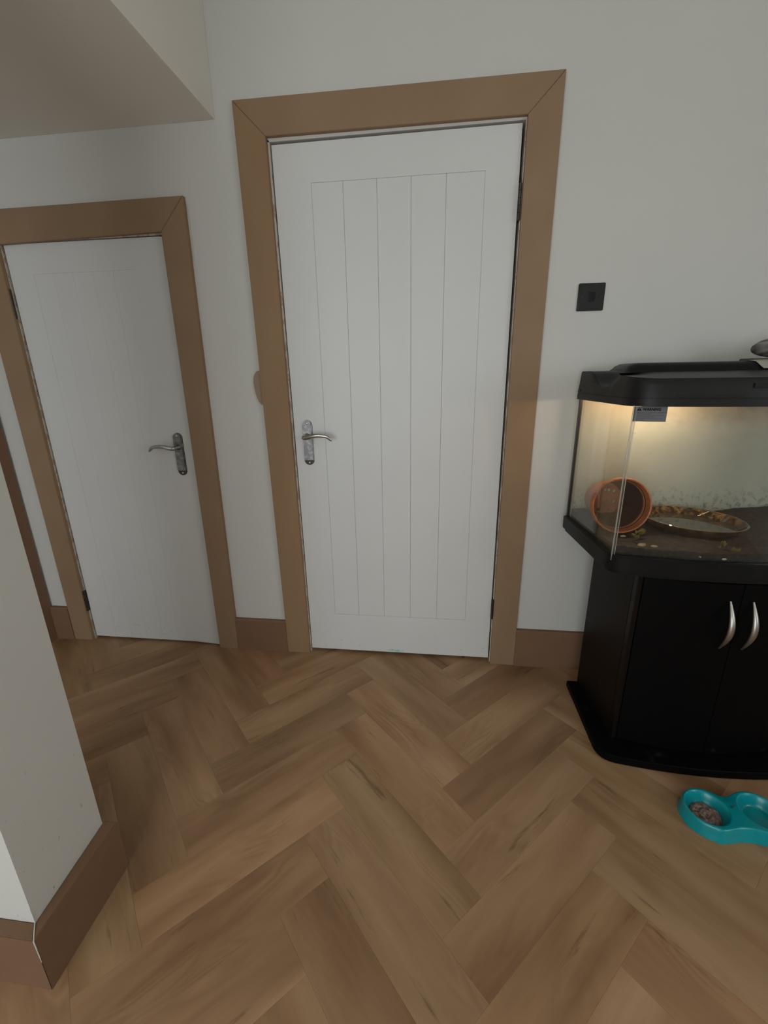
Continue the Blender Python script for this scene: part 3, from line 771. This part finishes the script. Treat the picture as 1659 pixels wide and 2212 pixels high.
nm_ = bpy.data.meshes.new_from_object(pb.evaluated_get(bpy.context.evaluated_depsgraph_get())); pb.modifiers.clear(); pb.data = nm_
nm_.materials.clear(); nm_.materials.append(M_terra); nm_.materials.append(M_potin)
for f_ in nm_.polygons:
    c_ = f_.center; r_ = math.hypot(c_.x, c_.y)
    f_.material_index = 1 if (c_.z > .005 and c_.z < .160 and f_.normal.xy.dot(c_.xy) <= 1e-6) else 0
bpy.data.objects.remove(co)

# glass dish with murky water
dc = Vector((1.4170, -.240, .7440))
dish = empty('glass_dish', dc, label='round glass dish with grimy sides and murky water, sunk in the soil beside the pot', cat='dish')
dish.rotation_euler = (math.radians(-1.2), math.radians(1.2), 0)
obj('bowl', bm_lathe([(0, -.004), (.118, -.004), (.128, .004), (.146, .0300), (.149, .0305), (.1435, .0300), (.125, .006), (.116, 0), (0, 0)], 64), M_dish, dish, True)
rb = bmesh.new(); ringp = [(.1475, .0325), (.1498, .0310), (.1475, .0295), (.1452, .0310)]
obj('rim', bm_lathe(ringp, 64, closed=True), M_dishrim, dish, True)
obj('water', bm_lathe([(0, .010), (.1265, .010), (.1262, .0085), (0, .0085)], 48), M_water, dish)

def scrap(name, loc, size, m, label, cat, grp=None, leaf=False, rz=0):
    b = bmesh.new(); rr = random.Random(hash((round(loc[0]*1000), name)) & 0xffff)
    if leaf:
        nx, ny = 9, 5
        V = [[b.verts.new(((i/(nx-1)-.5)*size, (j/(ny-1)-.5)*size*.55*math.sin(math.pi*(.08+.88*i/(nx-1))), .010*size/.03*math.sin(i*1.1)*.35+.004*math.cos(j*1.7)+.003)) for j in range(ny)] for i in range(nx)]
        fs = [b.faces.new((V[i][j], V[i+1][j], V[i+1][j+1], V[i][j+1])) for i in range(nx-1) for j in range(ny-1)]
        bmesh.ops.solidify(b, geom=b.faces[:], thickness=.0008)
    else:
        bmesh.ops.create_icosphere(b, subdivisions=2, radius=size/2)
        for v in b.verts:
            k = 1+.35*noise.noise(v.co*220+Vector((loc[0]*50, 0, 0))); v.co = Vector((v.co.x*k, v.co.y*k*.55, v.co.z*k*.38))
    o = tag(obj(name, b, m, smooth=True), label, cat, grp); o.location = loc; o.rotation_euler[2] = rz
    return o
def rayz(px, py, z):
    d = F_+R_*((px-829.5)/F_PX)+U_*((1106-py)/F_PX); t = (z-CAM.z)/d.z; p = CAM+d*t; return (p.x, p.y, z)
scrap('leaf_scrap', rayz(1383, 1152, .752), .045, M_leaf, 'largest yellow-green leaf scrap lying right in front of the pot', 'leaf', leaf=True, rz=.6)
scrap('leaf_scrap', rayz(1372, 1160, .752), .024, M_leaf, 'small yellow leaf scrap just below the largest leaf scrap', 'leaf', leaf=True, rz=2.2)
scrap('leaf_scrap', rayz(1563, 1178, .752), .030, M_leaf, 'rounded pale leaf scrap below the right end of the glass dish', 'leaf', leaf=True, rz=1.2)
scrap('leaf_scrap', rayz(1590, 1190, .751), .020, M_leaf, 'thin leaf scrap rightmost of those in front of the dish', 'leaf', leaf=True, rz=-.4)
scrap('food_crumb', rayz(1386, 1177, .752), .026, M_crumb, 'elongated pale crumb on the soil under the front left of the dish', 'crumb', rz=.35)
scrap('food_crumb', rayz(1413, 1180, .752), .018, M_crumb, 'triangular pale crumb right of the elongated crumb', 'crumb', rz=-.2)
scrap('food_crumb', rayz(1564, 1208, .749), .015, M_white, 'whitish crumb near the front rim of the aquarium', 'crumb', rz=.4)
scrap('food_crumb', rayz(1512, 1203, .749), .010, M_crumb, 'tiny brown crumb left of the whitish crumb near the rim', 'crumb', rz=1.4)
scrap('food_crumb', rayz(1346, 1158, .753), .016, M_crumb, 'pale crumb touching the lower lip of the pot', 'crumb', rz=.1)

# ------------------------------------------------------------------ things on the hood
def stone():
    b = bmesh.new(); bmesh.ops.create_uvsphere(b, u_segments=64, v_segments=40, radius=1)
    for v in b.verts:
        c = v.co.copy()
        z = c.z*(.034 if c.z > 0 else .026); rr_ = math.hypot(c.x, c.y)
        x, y = c.x*.090, c.y*.052
        g = 1+.012*math.sin(38*rr_+3*math.atan2(c.y, c.x)+4*noise.noise(c*1.6)) if c.z > .05 else 1
        v.co = Vector((x*g, y*g, z*g))
    return b
Mst = mat('carved_grey_stone', (.12,.115,.11,1), .8)
wv = N(Mst, 'ShaderNodeTexWave', Scale=14.0, Distortion=5.0, Detail=2.0, wave_type='RINGS', rings_direction='Z'); L(Mst, coord(Mst, scale=(1,1.6,1)), wv.inputs['Vector'])
L(Mst, mix(Mst, wv.outputs['Fac'], (.10,.095,.09,1), (.27,.255,.24,1)), B(Mst).inputs['Base Color']); bump(Mst, nz(Mst, coord(Mst), 200, 3), .3, .001)
st = tag(obj('carved_stone', stone(), Mst, smooth=True), 'grey oval stone with swirling carved rings lying on the aquarium hood', 'stone')
st.location = (1.630, -.150, 1.3015); st.rotation_euler = (math.radians(-8), 0, .1)
cl = empty('folded_paper', (1.62, -.150, 1.2660), label='pale folded paper slip under the grey stone on the hood', cat='paper')
b = bmesh.new(); rows = [(-.115, -.020, .0006), (-.113, -.052, .0008), (-.100, -.0660, -.0035), (-.089, -.0880, -.0235)]
V = [[b.verts.new((x0+(.13-x0)*k/3, y, z+.0012)) for k in range(4)] for x0, y, z in rows]
fs = [b.faces.new((V[i][k], V[i+1][k], V[i+1][k+1], V[i][k+1])) for i in range(3) for k in range(3)]
bmesh.ops.recalc_face_normals(b, faces=b.faces); bmesh.ops.solidify(b, geom=b.faces[:], thickness=.0008)
obj('sheet', b, mat('pale_paper', (.40,.39,.34,1), .7), cl)
obj('sheet', bm_prism([(-.075, .055), (-.072, -.010), (.13, -.010), (.13, .055)], .0002, .0075, .0015), mat('brown_card', (.11,.095,.065,1), .8), cl)

# ------------------------------------------------------------------ pet bowl
BL, BR_ = Vector((1.368, -.676)), Vector((1.512, -.672))
rz = math.atan2(BR_.y-BL.y, BR_.x-BL.x)
bc = (BL+BR_)/2
bowl_e = empty('pet_bowl', (bc.x, bc.y, 0), rz, label='teal plastic double pet bowl on the floor in front of the cabinet', cat='pet bowl')
def smin(a, b_, k): h = max(k-abs(a-b_), 0)/k; return min(a, b_)-h*h*k/4
HD = (BR_-BL).length/2
def bowlz(x, y):
    a = math.hypot(x+HD, y*.96)-.066; c = math.hypot(x-HD, y*.96)-.066
    qx, qy = abs(x)-HD*.9, abs(y+.007)-.053
    rect = math.hypot(max(qx, 0), max(qy, 0))+min(max(qx, qy), 0)
    d = smin(smin(a, c, .05), rect, .040)   # outline
    t = min(1, max(0, -d/.011)); z = .0415*(1-(1-t)**2.6)
    if d > -.0045: z = min(z, .006+(-d)*3.2)
    z -= .007*math.exp(-((x)/.026)**2-((y-.050)/.022)**2)     # saddle at the waist
    for cx in (-HD, HD):
        r = math.hypot((x-cx), y)/.0545
        if r < 1.04:
            dep = .031; q_ = max(0, min(1, (1.04-r)/.36)); z -= dep*(q_*q_*(3-2*q_))
    return d, max(z, 0)
def bowl_mesh():
    b = bmesh.new(); st_ = .0018; V = {}; nx, ny = 172, 88
    for i in range(-nx//2, nx//2+1):
        for j in range(-ny//2, ny//2+1):
            x, y = i*st_, j*st_; d, z = bowlz(x, y)
            if d < 0: V[i, j] = b.verts.new((x, y, z))
            elif d < st_*1.6: # project to outline
                e = .0004; gx = (bowlz(x+e, y)[0]-d)/e; gy = (bowlz(x, y+e)[0]-d)/e; V[i, j] = b.verts.new((x-gx*d, y-gy*d, .0005))
    for (i, j) in list(V):
        q_ = [(i, j), (i+1, j), (i+1, j+1), (i, j+1)]
        if all(p_ in V for p_ in q_): b.faces.new([V[p_] for p_ in q_])
    bmesh.ops.delete(b, geom=[v for v in b.verts if not v.link_faces], context='VERTS')
    return b
obj('bowl_body', bowl_mesh(), M_teal, bowl_e, True)
bpy.context.view_layer.update()
def food():
    b = bmesh.new(); n, r = 40, .039; V = {}
    for i in range(n+1):
        for k in range(48):
            rr_ = r*i/n; a = 2*math.pi*k/48; x, y = rr_*math.cos(a)*1.05, rr_*math.sin(a)
            e = math.sqrt(max(0, 1-(i/n)**3))
            z = .0095+e*(.012+.007*noise.noise(Vector((x*55, y*70, 3)))+.004*noise.noise(Vector((x*160, y*160, 5))))-.004*abs(math.sin(x*90+y*60+2*noise.noise(Vector((x*30, y*30, 0)))))*e
            V[i, k] = b.verts.new((x, y, z))
    for i in range(n):
        for k in range(48): b.faces.new((V[i, k], V[i+1, k], V[i+1, (k+1) % 48], V[i, (k+1) % 48]))
    bmesh.ops.remove_doubles(b, verts=b.verts, dist=1e-5); bmesh.ops.recalc_face_normals(b, faces=b.faces)
    return b
fo = tag(obj('cat_food', food(), M_meat, smooth=True), 'brown clump of wet pet food in the left hollow of the teal bowl', 'food', kind='stuff')
fo.location = (BL.x, BL.y, .0015)
tw = tag(obj('twig', bm_tube([(0, 0, 0), (.005, .001, .002), (.011, .006, .0015)], [.0018, .0014, .0008], 8), M_rust), 'tiny dark twig stuck on the ridge between the two hollows of the bowl', 'twig')
tw.location = (1.4335, -.672, .0435)
